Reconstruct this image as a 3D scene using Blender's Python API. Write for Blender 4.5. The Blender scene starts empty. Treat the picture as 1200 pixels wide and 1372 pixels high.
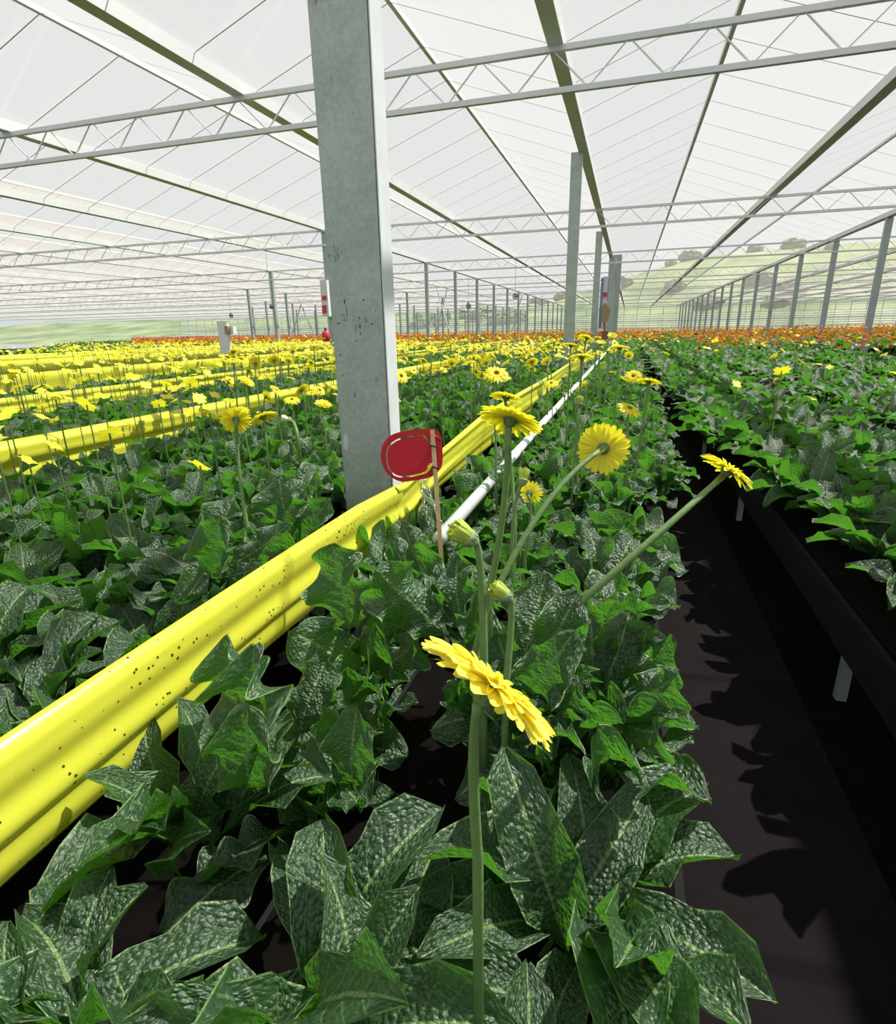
import bpy, bmesh, math, random
import numpy as np
from mathutils import Vector, Matrix
R = random.Random(7)
SC = bpy.context.scene
COL = SC.collection
# ------------------------------------------------------------------ camera
F = 760.0
U = np.array((-47, 2367, 760.)); U /= np.linalg.norm(U)
Yc = np.array((243, 249, -760.)); Yc -= U*Yc.dot(U); Yc /= np.linalg.norm(Yc)
Xc = np.cross(Yc, U)
M = np.array([Xc, Yc, U])
CAM = np.array((0, 0, 1.5))
cd = bpy.data.cameras.new('camera'); cam = bpy.data.objects.new('camera', cd); COL.objects.link(cam)
cd.sensor_fit = 'HORIZONTAL'; cd.sensor_width = 36; cd.lens = 36*F/1200; cd.clip_end = 800; cd.clip_start = .02
mw = Matrix(M.tolist()).to_4x4(); mw.translation = Vector(CAM)
cam.matrix_world = mw
SC.camera = cam
# ------------------------------------------------------------------ light
w = bpy.data.worlds.new('world'); SC.world = w; w.use_nodes = True
bg = w.node_tree.nodes['Background']; bg.inputs[0].default_value = (.87, .93, .96, 1); bg.inputs[1].default_value = .85
sd = bpy.data.lights.new('sun', 'SUN'); sun = bpy.data.objects.new('sun', sd); COL.objects.link(sun)
sd.energy = 9.6; sd.angle = math.radians(.6); sd.color = (1, .96, .88)
SUN = Vector((.62, .50, 1.15)).normalized()
sun.rotation_euler = SUN.to_track_quat('Z', 'Y').to_euler()
SC.view_settings.view_transform = 'Standard'; SC.view_settings.look = 'None'
SC.view_settings.exposure = 0; SC.view_settings.gamma = 1; SC.view_settings.use_curve_mapping = False
SC.cycles.transparent_max_bounces = 32
# ------------------------------------------------------------------ helpers
def ray(px, py): return M @ np.array((px-600, -(py-686), -F))/F
def at(px, py, d): return Vector(CAM + ray(px, py)*d)                # d = depth along the view axis
def atx(px, py, x): r = ray(px, py); return Vector(CAM + r*(x/r[0]))
def aty(px, py, y): r = ray(px, py); return Vector(CAM + r*(y/r[1]))
def camdir(x, y, z): return Vector(M @ np.array((x, y, z))).normalized()
def proj(p):
    c = M.T @ (np.array(p)-CAM)
    if c[2] > -.05: return (-9999, -9999, -1)
    return 600+F*c[0]/-c[2], 686-F*c[1]/-c[2], -c[2]
def in_photo(p, m=0):
    x, y, d = proj(p); return d > 0 and 300-m < x < 900+m and 386-m < y < 986+m
def tag(o, label=None, cat=None, group=None, kind=None):
    for k, v in (('label', label), ('category', cat), ('group', group), ('kind', kind)):
        if v: o[k] = v
    return o
def empty(name, loc, label, cat, group=None):
    o = bpy.data.objects.new(name, None); COL.objects.link(o); o.location = loc; o.empty_display_size = .05
    return tag(o, label, cat, group)
def link(name, me, parent=None, mat=None):
    o = bpy.data.objects.new(name, me); COL.objects.link(o)
    if mat and not me.materials: me.materials.append(mat)
    if parent: o.parent = parent
    return o
class MB:
    def __init__(s): s.v = []; s.f = []
    def add(s, vs, fs):
        b = len(s.v); s.v += [tuple(v) for v in vs]; s.f += [tuple(i+b for i in f) for f in fs]
    def box(s, a, b):
        x0, y0, z0 = a; x1, y1, z1 = b
        s.add([(x0,y0,z0),(x1,y0,z0),(x1,y1,z0),(x0,y1,z0),(x0,y0,z1),(x1,y0,z1),(x1,y1,z1),(x0,y1,z1)],
              [(3,2,1,0),(4,5,6,7),(0,1,5,4),(1,2,6,5),(2,3,7,6),(3,0,4,7)])
    def tube(s, pts, rad, n=8, cap=True):
        pts = [Vector(p) for p in pts]; rs = rad if isinstance(rad, (list, tuple)) else [rad]*len(pts)
        rings = []; up = None
        for i, p in enumerate(pts):
            t = (pts[min(i+1, len(pts)-1)]-pts[max(i-1, 0)]).normalized()
            if up is None: up = t.orthogonal().normalized()
            up = (up - t*up.dot(t)).normalized(); sd_ = t.cross(up)
            rings.append([p+(up*math.cos(2*math.pi*k/n)+sd_*math.sin(2*math.pi*k/n))*rs[i] for k in range(n)])
        vs = [q for r in rings for q in r]; fs = []
        for i in range(len(pts)-1):
            for k in range(n):
                fs.append((i*n+k, i*n+(k+1) % n, (i+1)*n+(k+1) % n, (i+1)*n+k))
        if cap: fs.append(tuple(range(n))[::-1]); fs.append(tuple((len(pts)-1)*n+k for k in range(n)))
        s.add(vs, fs)
    def mesh(s, name, mat=None, smooth=False, bevel=0):
        me = bpy.data.meshes.new(name); me.from_pydata(s.v, [], s.f)
        if bevel:
            bm = bmesh.new(); bm.from_mesh(me)
            bmesh.ops.bevel(bm, geom=bm.edges[:], offset=bevel, segments=2, affect='EDGES'); bm.to_mesh(me); bm.free()
        if mat: me.materials.append(mat)
        if smooth: me.polygons.foreach_set('use_smooth', [True]*len(me.polygons))
        me.update(); return me
    def obj(s, name, mat, parent=None, smooth=False, bevel=0): return link(name, s.mesh(name, mat, smooth, bevel), parent)
# ------------------------------------------------------------------ materials
def mat(name): m = bpy.data.materials.new(name); m.use_nodes = True; return m, m.node_tree.nodes, m.node_tree.links
def N(ns, t, **kw):
    n = ns.new('ShaderNode'+t)
    for k, v in kw.items():
        if isinstance(k, str) and hasattr(n, k): setattr(n, k, v)
    return n
def plain(name, c, rough=.6, metal=0, noise=.15, scale=30, bump=0, transl=0, tc=None, spec=None):
    m, ns, ls = mat(name); b = ns['Principled BSDF']; b.inputs['Roughness'].default_value = rough; b.inputs['Metallic'].default_value = metal
    if spec is not None: b.inputs['Specular IOR Level'].default_value = spec
    tx = N(ns, 'TexCoord'); nz = N(ns, 'TexNoise'); nz.inputs['Scale'].default_value = scale; nz.inputs['Detail'].default_value = 5
    ls.new(tx.outputs['Object'], nz.inputs['Vector'])
    mx = N(ns, 'MixRGB'); mx.inputs[1].default_value = (*[x*(1-noise) for x in c], 1); mx.inputs[2].default_value = (*[min(1, x*(1+noise)) for x in c], 1)
    ls.new(nz.outputs['Fac'], mx.inputs[0]); ls.new(mx.outputs[0], b.inputs['Base Color'])
    if bump:
        bp = N(ns, 'Bump'); bp.inputs['Strength'].default_value = bump; bp.inputs['Distance'].default_value = .01
        ls.new(nz.outputs['Fac'], bp.inputs['Height']); ls.new(bp.outputs[0], b.inputs['Normal'])
    if transl:
        t = N(ns, 'BsdfTranslucent'); t.inputs[0].default_value = (*(tc or c), 1); ms = N(ns, 'MixShader'); ms.inputs[0].default_value = transl
        ls.new(b.outputs[0], ms.inputs[1]); ls.new(t.outputs[0], ms.inputs[2]); ls.new(ms.outputs[0], ns['Material Output'].inputs[0])
    return m
def math_(ns, ls, op, a, b=None, c=None):
    n = N(ns, 'Math', operation=op)
    for i, x in enumerate((a, b, c)):
        if x is None: continue
        if isinstance(x, (int, float)): n.inputs[i].default_value = x
        else: ls.new(x, n.inputs[i])
    return n.outputs[0]
def leaf_mat(name, dark, light, tcol, tf=.34, rough=.38, bump=.6):
    m, ns, ls = mat(name); b = ns['Principled BSDF']; b.inputs['Roughness'].default_value = rough
    b.inputs['Specular IOR Level'].default_value = .85
    uv = N(ns, 'UVMap'); sp = N(ns, 'SeparateXYZ'); ls.new(uv.outputs[0], sp.inputs[0])
    au = math_(ns, ls, 'ABSOLUTE', math_(ns, ls, 'MULTIPLY_ADD', sp.outputs[0], 2, -1))
    mid = math_(ns, ls, 'LESS_THAN', au, .05)
    ph = math_(ns, ls, 'SUBTRACT', math_(ns, ls, 'MULTIPLY', sp.outputs[1], 11), math_(ns, ls, 'MULTIPLY', au, 1.6))
    tri = math_(ns, ls, 'PINGPONG', ph, .5)
    side = math_(ns, ls, 'MULTIPLY', math_(ns, ls, 'LESS_THAN', tri, .045), math_(ns, ls, 'LESS_THAN', au, .85))
    vein = math_(ns, ls, 'MAXIMUM', mid, math_(ns, ls, 'MULTIPLY', side, .45))
    tx = N(ns, 'TexCoord'); nz = N(ns, 'TexNoise'); nz.inputs['Scale'].default_value = 9; nz.inputs['Detail'].default_value = 4
    ls.new(uv.outputs[0], nz.inputs['Vector'])
    edge = math_(ns, ls, 'GREATER_THAN', au, .955)
    oi = N(ns, 'ObjectInfo')
    f = math_(ns, ls, 'ADD', math_(ns, ls, 'MULTIPLY', nz.outputs['Fac'], .6), math_(ns, ls, 'MULTIPLY', oi.outputs['Random'], .5))
    mx = N(ns, 'MixRGB'); mx.inputs[1].default_value = (*dark, 1); mx.inputs[2].default_value = (*light, 1); ls.new(f, mx.inputs[0])
    mv = N(ns, 'MixRGB'); mv.inputs[2].default_value = (.22, .36, .12, 1); ls.new(mx.outputs[0], mv.inputs[1])
    ls.new(math_(ns, ls, 'MAXIMUM', math_(ns, ls, 'MULTIPLY', vein, .7), math_(ns, ls, 'MULTIPLY', edge, .6)), mv.inputs[0]); ls.new(mv.outputs[0], b.inputs['Base Color'])
    vo = N(ns, 'TexVoronoi'); vo.inputs['Scale'].default_value = 26; ls.new(uv.outputs[0], vo.inputs['Vector'])
    mpp = N(ns, 'Mapping'); mpp.inputs['Scale'].default_value = (1, 2.2, 1); ls.new(uv.outputs[0], mpp.inputs[0]); ls.new(mpp.outputs[0], vo.inputs['Vector']); vo.inputs['Scale'].default_value = 17
    nb = N(ns, 'TexNoise'); nb.inputs['Scale'].default_value = 14; nb.inputs['Detail'].default_value = 3; ls.new(mpp.outputs[0], nb.inputs[0])
    h = math_(ns, ls, 'ADD', math_(ns, ls, 'MULTIPLY', math_(ns, ls, 'POWER', math_(ns, ls, 'MULTIPLY', tri, 2), .4), .35), math_(ns, ls, 'ADD', math_(ns, ls, 'MULTIPLY', vo.outputs['Distance'], -.9), nb.outputs['Fac']))
    bp = N(ns, 'Bump'); bp.inputs['Strength'].default_value = bump; bp.inputs['Distance'].default_value = .006
    ls.new(h, bp.inputs['Height']); ls.new(bp.outputs[0], b.inputs['Normal'])
    t = N(ns, 'BsdfTranslucent'); mt = N(ns, 'MixRGB'); mt.inputs[1].default_value = (*tcol, 1); mt.inputs[2].default_value = (*[x*.5 for x in tcol], 1)
    ls.new(vein, mt.inputs[0]); ls.new(mt.outputs[0], t.inputs[0]); ls.new(bp.outputs[0], t.inputs['Normal'])
    ms = N(ns, 'MixShader'); ms.inputs[0].default_value = tf
    ls.new(b.outputs[0], ms.inputs[1]); ls.new(t.outputs[0], ms.inputs[2]); ls.new(ms.outputs[0], ns['Material Output'].inputs[0])
    return m
LEAF = leaf_mat('leaf_green', (.012, .040, .014), (.028, .080, .024), (.13, .44, .03), .31, .47, .85)
PETAL = plain('petal_yellow', (.86, .78, .04), .5, 0, .08, 40, 0, .38, (.92, .88, .03))
PETAL_SUNLIT = plain('petal_yellow_sunlit', (.95, .85, .13), .45, 0, .05, 40, 0, .34, (.98, .88, .12))  # paler copy of the petal yellow, sunlight on the front bloom painted in
PETAL_BUD = plain('petal_green_yellow', (.48, .60, .10), .55, 0, .25, 60, 0, .3, (.7, .8, .08))
PETAL_PALE = plain('petal_pale', (.72, .76, .52), .55, 0, .15, 60, 0, .3, (.8, .85, .5))
ORANGE = plain('petal_orange', (.50, .14, .004), .7, 0, .3, 3, 0, .3, (.55, .17, .004), spec=.1)
RED = plain('petal_red', (.42, .05, .03), .5, 0, .25, 3, 0, .3, (.5, .07, .03))
STEM = plain('stem_green', (.16, .27, .09), .5, 0, .2, 60, .2, .2, (.3, .5, .12))
CALYX = plain('calyx_green', (.11, .19, .06), .6, 0, .35, 120, .4)
DISC = plain('flower_disc', (.30, .22, .03), .7, 0, .5, 200, .5)
# ------------------------------------------------------------------ the setting
SOIL = plain('soil', (.004, .003, .003), .95, 0, .6, 6, 1, spec=.05)
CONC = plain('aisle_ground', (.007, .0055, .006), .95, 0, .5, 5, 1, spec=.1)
GALV, ns, ls = mat('galvanised_steel')
b = ns['Principled BSDF']; b.inputs['Metallic'].default_value = .35; b.inputs['Roughness'].default_value = .5
tx = N(ns, 'TexCoord'); n1 = N(ns, 'TexNoise'); n1.inputs['Scale'].default_value = 7; n1.inputs['Detail'].default_value = 8
v1 = N(ns, 'TexVoronoi'); v1.inputs['Scale'].default_value = 55
ls.new(tx.outputs['Object'], n1.inputs[0]); ls.new(tx.outputs['Object'], v1.inputs[0])
cr = N(ns, 'ValToRGB'); cr.color_ramp.elements[0].position = .3; cr.color_ramp.elements[0].color = (.31, .37, .33, 1)
cr.color_ramp.elements[1].position = .72; cr.color_ramp.elements[1].color = (.44, .50, .455, 1)
ls.new(math_(ns, ls, 'ADD', math_(ns, ls, 'MULTIPLY', n1.outputs['Fac'], .75), math_(ns, ls, 'MULTIPLY', v1.outputs['Distance'], .35)), cr.inputs[0])
mp = N(ns, 'Mapping'); mp.inputs['Scale'].default_value = (9, 9, 3.0); ls.new(tx.outputs['Object'], mp.inputs[0])
n2 = N(ns, 'TexNoise'); n2.inputs['Scale'].default_value = 2.4; n2.inputs['Detail'].default_value = 10; n2.inputs['Roughness'].default_value = .75; ls.new(mp.outputs[0], n2.inputs[0])
cr2 = N(ns, 'ValToRGB'); cr2.color_ramp.elements[0].position = .61; cr2.color_ramp.elements[1].position = .68
ls.new(n2.outputs['Fac'], cr2.inputs[0])
mx = N(ns, 'MixRGB'); mx.inputs[2].default_value = (.05, .06, .055, 1); ls.new(math_(ns, ls, 'MULTIPLY', cr2.outputs[0], .75), mx.inputs[0]); ls.new(cr.outputs[0], mx.inputs[1])
ls.new(mx.outputs[0], b.inputs['Base Color'])
STEEL = plain('steel_far', (.34, .40, .40), .5, .2, .15, 3)
WHITE = plain('white_paint', (.64, .66, .66), .35, 0, .06, 8)
ALU = plain('aluminium_bar', (.66, .68, .68), .45, .2, .1, 2)
GLASS, ns, ls = mat('roof_glass')
for n in list(ns):
    if n.type == 'BSDF_PRINCIPLED': ns.remove(n)
tr = N(ns, 'BsdfTransparent'); tr.inputs[0].default_value = (.97, .98, .97, 1)
gl = N(ns, 'BsdfGlossy'); gl.inputs['Roughness'].default_value = .08; gl.inputs[0].default_value = (.9, .9, .9, 1)
df = N(ns, 'BsdfDiffuse'); df.inputs[0].default_value = (.66, .585, .55, 1)
tl = N(ns, 'BsdfTranslucent'); tl.inputs[0].default_value = (.66, .585, .55, 1)
m0 = N(ns, 'MixShader'); m0.inputs[0].default_value = .6; ls.new(df.outputs[0], m0.inputs[1]); ls.new(tl.outputs[0], m0.inputs[2])
m1 = N(ns, 'MixShader'); m1.inputs[0].default_value = .04; ls.new(tr.outputs[0], m1.inputs[1]); ls.new(gl.outputs[0], m1.inputs[2])
m2 = N(ns, 'MixShader'); m2.inputs[0].default_value = .24; ls.new(m1.outputs[0], m2.inputs[1]); ls.new(m0.outputs[0], m2.inputs[2])
ls.new(m2.outputs[0], ns['Material Output'].inputs[0])

XL, XR, YN, YF = -95.7, 42.0, -8.0, 110.0
def struct(o): return tag(o, kind='structure')
g = MB(); g.box((XL, YN, -.3), (XR, YF, -.06)); struct(g.obj('floor', SOIL))
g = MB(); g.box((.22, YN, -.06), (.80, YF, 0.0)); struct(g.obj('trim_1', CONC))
EAVE, RIDGE, SPAN = 4.75, 5.5, 4.3
nsp = int((XR-XL)/SPAN)
gm = MB(); gut = MB(); bars = MB()
XS = [XR-9.6-SPAN*0 - 0]  # gutters line up with the post rows at x = -1.05 - 8.6 k
gx0 = -1.05 + 4.3*10
gx = [gx0-SPAN*k for k in range(33)]
XR = gx[0]; XL = gx[-1]
for k in range(len(gx)-1):
    a, b_ = gx[k], gx[k+1]; r_ = (a+b_)/2
    gm.add([(a, YN, EAVE), (a, YF, EAVE), (r_, YF, RIDGE), (r_, YN, RIDGE), (b_, YF, EAVE), (b_, YN, EAVE)], [(0, 1, 2, 3), (3, 2, 4, 5)])
    bars.box((r_-.03, YN, RIDGE-.05), (r_+.03, YF, RIDGE+.02))
    y = YN
    while y < YF:
        w_ = .009
        for (p, q) in ((a, r_), (b_, r_)):
            bars.add([(p, y-w_, EAVE-.03), (p, y+w_, EAVE-.03), (q, y+w_, RIDGE-.03), (q, y-w_, RIDGE-.03)], [(0, 1, 2, 3)])
        y += 1.25
for a in gx: gut.box((a-.09, YN, EAVE-.14), (a+.09, YF, EAVE+.01))
ceil = gm.obj('ceiling', GLASS); struct(ceil)
struct(gut.obj('trim_2', ALU)); struct(bars.obj('trim_3', ALU))
# cross girders (lattice beams) at every row of posts
for k in range(1, 22, 2):
    y = 2.95+5*k
    if y > YF: break
    t = MB(); t.box((XL, y-.03, EAVE-.20), (XR, y+.03, EAVE-.14)); t.box((XL, y-.03, EAVE-.62), (XR, y+.03, EAVE-.56))
    if y < 60:
        n = int((min(XR, 25)-max(XL, -60))/.86)
        for i in range(n):
            x = -60+i*.86
            t.tube([(x, y, EAVE-.59), (x+.43, y, EAVE-.17), (x+.86, y, EAVE-.59)], .012, 4, False)
    struct(t.obj('trim_4', ALU if k % 2 else STEEL))
# far wall: glass, mullions, rails
g = MB(); g.add([(XL, YF, 0), (XR, YF, 0), (XR, YF, EAVE), (XL, YF, EAVE)], [(0, 1, 2, 3)]); struct(g.obj('wall_far', GLASS))
g = MB()
x = XL
while x < XR: g.box((x-.04, YF-.1, 0), (x+.04, YF-.02, EAVE)); x += 2.15
for z in (1.0, 2.2, 3.4, 4.6): g.box((XL, YF-.09, z-.03), (XR, YF-.03, z+.03))
struct(g.obj('trim_5', STEEL))
g = MB(); g.add([(XR, YN, 0), (XR, YF, 0), (XR, YF, EAVE), (XR, YN, EAVE)], [(0, 1, 2, 3)]); struct(g.obj('wall_right', GLASS))
g = MB(); g.add([(XL, YN, 0), (XL, YF, 0), (XL, YF, EAVE), (XL, YN, EAVE)], [(0, 1, 2, 3)]); struct(g.obj('wall_left', GLASS))
for i in range(6):
    t = MB(); z = 1.25+.36*i; t.tube([(XL, YF-.5, z), (XR, YF-.5, z)], .075, 6)
    tag(t.obj('heating_pipe', WHITE), ['lowest', 'second lowest', 'third lowest', 'third highest', 'second highest', 'highest'][i]+' white horizontal heating pipe along the far glass wall', 'pipe', 'heating pipes on the far wall')
# hillside outside
HILL, ns, ls = mat('hillside_grass')
b = ns['Principled BSDF']; b.inputs['Roughness'].default_value = .95
tx = N(ns, 'TexCoord'); n1 = N(ns, 'TexNoise'); n1.inputs['Scale'].default_value = .12; n1.inputs['Detail'].default_value = 8; ls.new(tx.outputs['Object'], n1.inputs[0])
cr = N(ns, 'ValToRGB'); cr.color_ramp.elements[0].position = .32; cr.color_ramp.elements[0].color = (.07, .12, .045, 1)
cr.color_ramp.elements[1].position = .66; cr.color_ramp.elements[1].color = (.24, .27, .15, 1); e = cr.color_ramp.elements.new(.5); e.color = (.14, .21, .07, 1)
ls.new(n1.outputs['Fac'], cr.inputs[0]); ls.new(cr.outputs[0], b.inputs['Base Color'])
g = MB(); nx, ny = 60, 16
for j in range(ny):
    for i in range(nx):
        x = -220+i*8; y = YF+4+j*7
        hmax = 7.0 + 13/(1+math.exp(-(x+5)/10))
        s_ = min(1, (j/(ny-1))*1.6)
        z = hmax*s_*s_*(3-2*s_) + R.uniform(-.3, .3)*s_
        g.v.append((x, y, z))
for j in range(ny-1):
    for i in range(nx-1): a = j*nx+i; g.f.append((a, a+1, a+nx+1, a+nx))
struct(g.obj('ground', HILL, smooth=True))
SHRUB = plain('shrub', (.10, .17, .07), .9, 0, .5, 2, 1)
for i in range(26):
    x = R.uniform(-60, 50); y = R.uniform(YF+25, YF+75) if x > -5 else R.uniform(YF+25, YF+60)
    bm = bmesh.new(); bmesh.ops.create_icosphere(bm, subdivisions=3, radius=1)
    for v in bm.verts: v.co *= 1+R.uniform(-.22, .22)
    me = bpy.data.meshes.new('shrub'); bm.to_mesh(me); bm.free(); me.materials.append(SHRUB)
    hmax = 7.0 + 13/(1+math.exp(-(x+5)/10)); s_ = min(1, ((y-YF-4)/105)*1.6)
    o = link('shrub', me); r_ = R.uniform(1, 2.4); o.scale = (r_*1.3, r_, r_*.8); o.location = (x, y, hmax*s_*s_*(3-2*s_)+r_*.3)
    tag(o, 'dark green shrub on the hillside beyond the far glass wall', 'shrub', 'shrubs on the hillside outside')
# ------------------------------------------------------------------ posts
def post(x0, x1, y, d, label, material, z1=EAVE-.14, z0=-.06, name='greenhouse_post', bev=.006):
    o = empty(name, ((x0+x1)/2, y+d/2, z0), label, 'post', 'galvanised greenhouse posts')
    m = MB(); hw = (x1-x0)/2; m.box((-hw, -d/2, 0), (hw, d/2, z1-z0)); m.obj('shaft', material, o, bevel=bev)
    m = MB(); m.box((-hw-.05, -d/2-.05, 0), (hw+.05, d/2+.05, .015)); m.obj('base_plate', material, o)
    return o
p0 = post(-1.193, -.951, 2.25, .103, 'wide weathered galvanised steel pillar in the foreground behind the near yellow strip', GALV, bev=.008)
m = MB(); m.box((.119, -.0545, 0), (.1235, .0545, 4.6)); m.obj('side_plate', plain('sunlit_side_zinc', (.62, .66, .68), .45, .1, .18, 9), p0)  # plate paler than the shaft: sunlight on the right face painted into its colour
SCRATCH = plain('bare_zinc', (.60, .63, .62), .5, .2, .2, 60)
def patch(px, py, w_, h_, n=9, mt=None, nm='bare_patch', lb='pale scuffed patch'):
    c = aty(px, py, 2.2495); m = MB(); vs = []
    for k in range(n):
        a = 2*math.pi*k/n; rr = R.uniform(.75, 1.1); vs.append((c.x+math.cos(a)*w_*rr, 2.2490, c.z+math.sin(a)*h_*rr))
    m.add(vs+[(v[0], 2.2505, v[2]) for v in vs], [tuple(range(n))]+[(k, (k+1) % n, (k+1) % n+n, k+n) for k in range(n)])
    o = m.obj(nm, mt or SCRATCH, p0); o.matrix_parent_inverse = Matrix.Translation(-p0.location); o['label'] = lb
STAIN = plain('dark_stain', (.06, .07, .06), .8, 0, .3, 60)
patch(463, 592, .013, .040); patch(466, 648, .004, .028); patch(452, 535, .004, .022)
for sx_, sy_, sw, sh_ in ((461.5, 404, .0035, .011), (464.5, 418, .0012, .030), (461, 429, .008, .0018), (453, 433, .006, .003), (487, 402, .004, .004), (481.5, 426, .003, .006), (482, 437, .004, .010), (476.5, 441, .0012, .020), (491, 431, .009, .0018), (498, 434, .006, .0035), (482.5, 447, .003, .006), (477, 457, .0015, .006), (503, 416, .002, .004), (443.5, 427, .002, .006), (456, 476, .004, .005), (459, 503, .003, .006), (485, 512, .0025, .004)):
    patch(sx_, sy_, sw, sh_, 7, STAIN, 'stain', 'dark stain')
p2 = post(-1.272, -1.060, 12.3, .11, 'narrower galvanised post right of centre at the end of the near yellow strip', GALV)
p3 = post(-1.32, -1.10, 22, .11, 'grey galvanised post just left of the red marked sign', GALV)
o = empty('greenhouse_post', (-.83, 30, -.06), 'widest grey steel column right of the red marked sign, with a seam down its face', 'post', 'galvanised greenhouse posts')
m = MB(); m.box((-.30, -.1, 0), (.02, .1, EAVE)); m.obj('shaft', GALV, o); m = MB(); m.box((.03, -.07, 0), (.27, .1, EAVE)); m.obj('side_plate', STEEL, o)
m = MB(); m.box((-.4, -.2, 0), (.4, .2, .02)); m.obj('base_plate', STEEL, o)
cnt = 0
ordn = {}
for row, xr in enumerate((-9.55, -18.15, -26.7, -35.3, -43.9)):
    for k in range(1, 22):
        y = 2.95+5*k
        if y > 108: break
        px, py, d = proj((xr, y, 3))
        if not (322 < px < 840): continue
        if 425 < px < 535 and not (row == 0 and k == 3): continue
        w_ = .085 if row else .08
        rn = ['nearest', 'second nearest', 'middle', 'second farthest', 'farthest'][row]
        if row < 2 and y < 60:
            ordn[row] = ordn.get(row, 0)+1
            side = ['first', 'second', 'third', 'fourth', 'fifth', 'sixth', 'seventh', 'eighth', 'ninth', 'tenth'][ordn[row]-1]
            lab = 'slender grey greenhouse post, %s from the left in the %s line on the left' % (side, rn)
        else: lab = 'distant thin grey greenhouse post of the %s line' % rn
        o = post(xr-w_, xr+w_, y, w_*2, lab, STEEL, bev=0); cnt += 1
# posts on the right side of the house
for k in range(0, 21):
    y = 2.95+5*k
    if 15 < y < 108: post(7.5, 7.68, y, .16, 'thin grey greenhouse post on the right side, %s from the near end' % ['first','second','third','fourth','fifth','sixth','seventh','eighth','ninth','tenth','eleventh','twelfth','thirteenth','fourteenth','fifteenth','sixteenth','seventeenth','eighteenth','nineteenth','twentieth'][k-3], STEEL, bev=0)
# red and white marked post left of the pillar
REDP = plain('red_paint', (.55, .03, .035), .45, 0, .1, 20)
TAN = plain('tan_board', (.34, .24, .12), .7, 0, .25, 20, .3)
DARK = plain('dark_metal', (.03, .03, .035), .5, .3, .2, 20)
c = proj((-9.55, 17.95, 2))
def plate(x0, y0, x1, y1, Y, name, material, parent, th=.02, label=None):
    a, b2 = aty(x0, y1, Y), aty(x1, y0, Y)
    m = MB(); m.box((a.x, Y, a.z), (b2.x, Y+th, b2.z)); o = m.obj(name, material, parent)
    if parent: o.matrix_parent_inverse = Matrix.Translation(-parent.location)
    if label: o['label'] = label
    return o
s1 = empty('height_marker', aty(436, 440, 17.7), 'white marker board with red squares fixed to the post just left of the big pillar', 'sign')
plate(432, 375, 437, 424, 17.72, 'board', WHITE, s1, .16)
for i, (ya, yb) in enumerate(((396, 402), (409, 414), (414.5, 419.5))): plate(431.5, ya, 436.5, yb, 17.68, 'red_square', REDP, s1)
s2 = empty('marker_sign', aty(810, 430, 21.7), 'narrow white and blue sign with a red square between the two posts right of centre', 'sign')
BLUE = plain('blue_print', (.16, .22, .45), .5, 0, .1, 20)
plate(804.5, 370, 815.5, 441, 21.74, 'board', WHITE, s2)
plate(804.6, 372, 805.3, 440, 21.70, 'blue_stripe', BLUE, s2); plate(813.8, 372, 814.8, 404, 21.70, 'blue_stripe', BLUE, s2)
plate(807, 391.5, 813, 397.5, 21.69, 'red_square', REDP, s2)
# brush like brown paddle hanging at the sign
br = empty('hand_broom', aty(811, 404, 21.5), 'tan bristled hand broom hanging in front of the red marked sign', 'broom')
def flat(pts, Y, th, name, material, parent):
    vs = [aty(px, py, Y) for px, py in pts]; n = len(vs); m = MB()
    m.add([(v.x, Y, v.z) for v in vs]+[(v.x, Y+th, v.z) for v in vs], [tuple(range(n))[::-1], tuple(range(n, 2*n))]+[(k, (k+1) % n, (k+1) % n+n, k+n) for k in range(n)])
    o = m.obj(name, material, parent)
    if parent: o.matrix_parent_inverse = Matrix.Translation(-parent.location)
    return o
flat([(806.5, 411), (808, 407), (811, 405), (814, 410), (817, 413), (818, 416), (816, 424), (813, 431), (808, 432), (805.5, 432), (806, 420)], 21.5, .06, 'bristle_head', TAN, br)
flat([(808, 432), (811, 432), (810.5, 445), (808.5, 445)], 21.52, .03, 'handle', plain('brown_wood', (.2, .09, .06), .6), br)
bx_ = empty('brown_crate', aty(810, 452, 21.3), 'small reddish brown crate on end below the hanging broom', 'crate')
plate(805, 443, 815, 455, 21.3, 'crate_body', plain('brown_plastic', (.22, .10, .09), .7), bx_, .2); plate(804.7, 443, 815.3, 444.5, 21.29, 'rim', plain('brown_rim', (.27, .13, .11), .7), bx_, .23)
ex = empty('red_canister', aty(436.5, 458, 17.4), 'red canister with a black neck hanging low on the marked post beside the big pillar', 'canister')
m = MB(); c = aty(436.5, 450, 17.4); m.tube([(0, 0, -.18), (0, 0, -.15), (0, 0, .11), (0, 0, .16)], [.08, .13, .13, .05], 12); o = m.obj('body', REDP, ex, True); o.location = c-ex.location
m = MB(); m.tube([(0, 0, .15), (0, 0, .26)], [.035, .03], 8); o = m.obj('neck', DARK, ex, True); o.location = c-ex.location
lp = empty('control_post', aty(303, 470, 9.0), 'pale metal post at the left photo edge with a tan box on it', 'post')
a = aty(300.5, 470, 9.0)
plate(296, 430, 303, 475, 9.0, 'shaft', ALU, lp, .06); plate(301.5, 437, 305, 448, 8.96, 'box_front', TAN, lp, .1); plate(305, 437, 311.5, 447.5, 9.0, 'box_side', WHITE, lp, .1)
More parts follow.
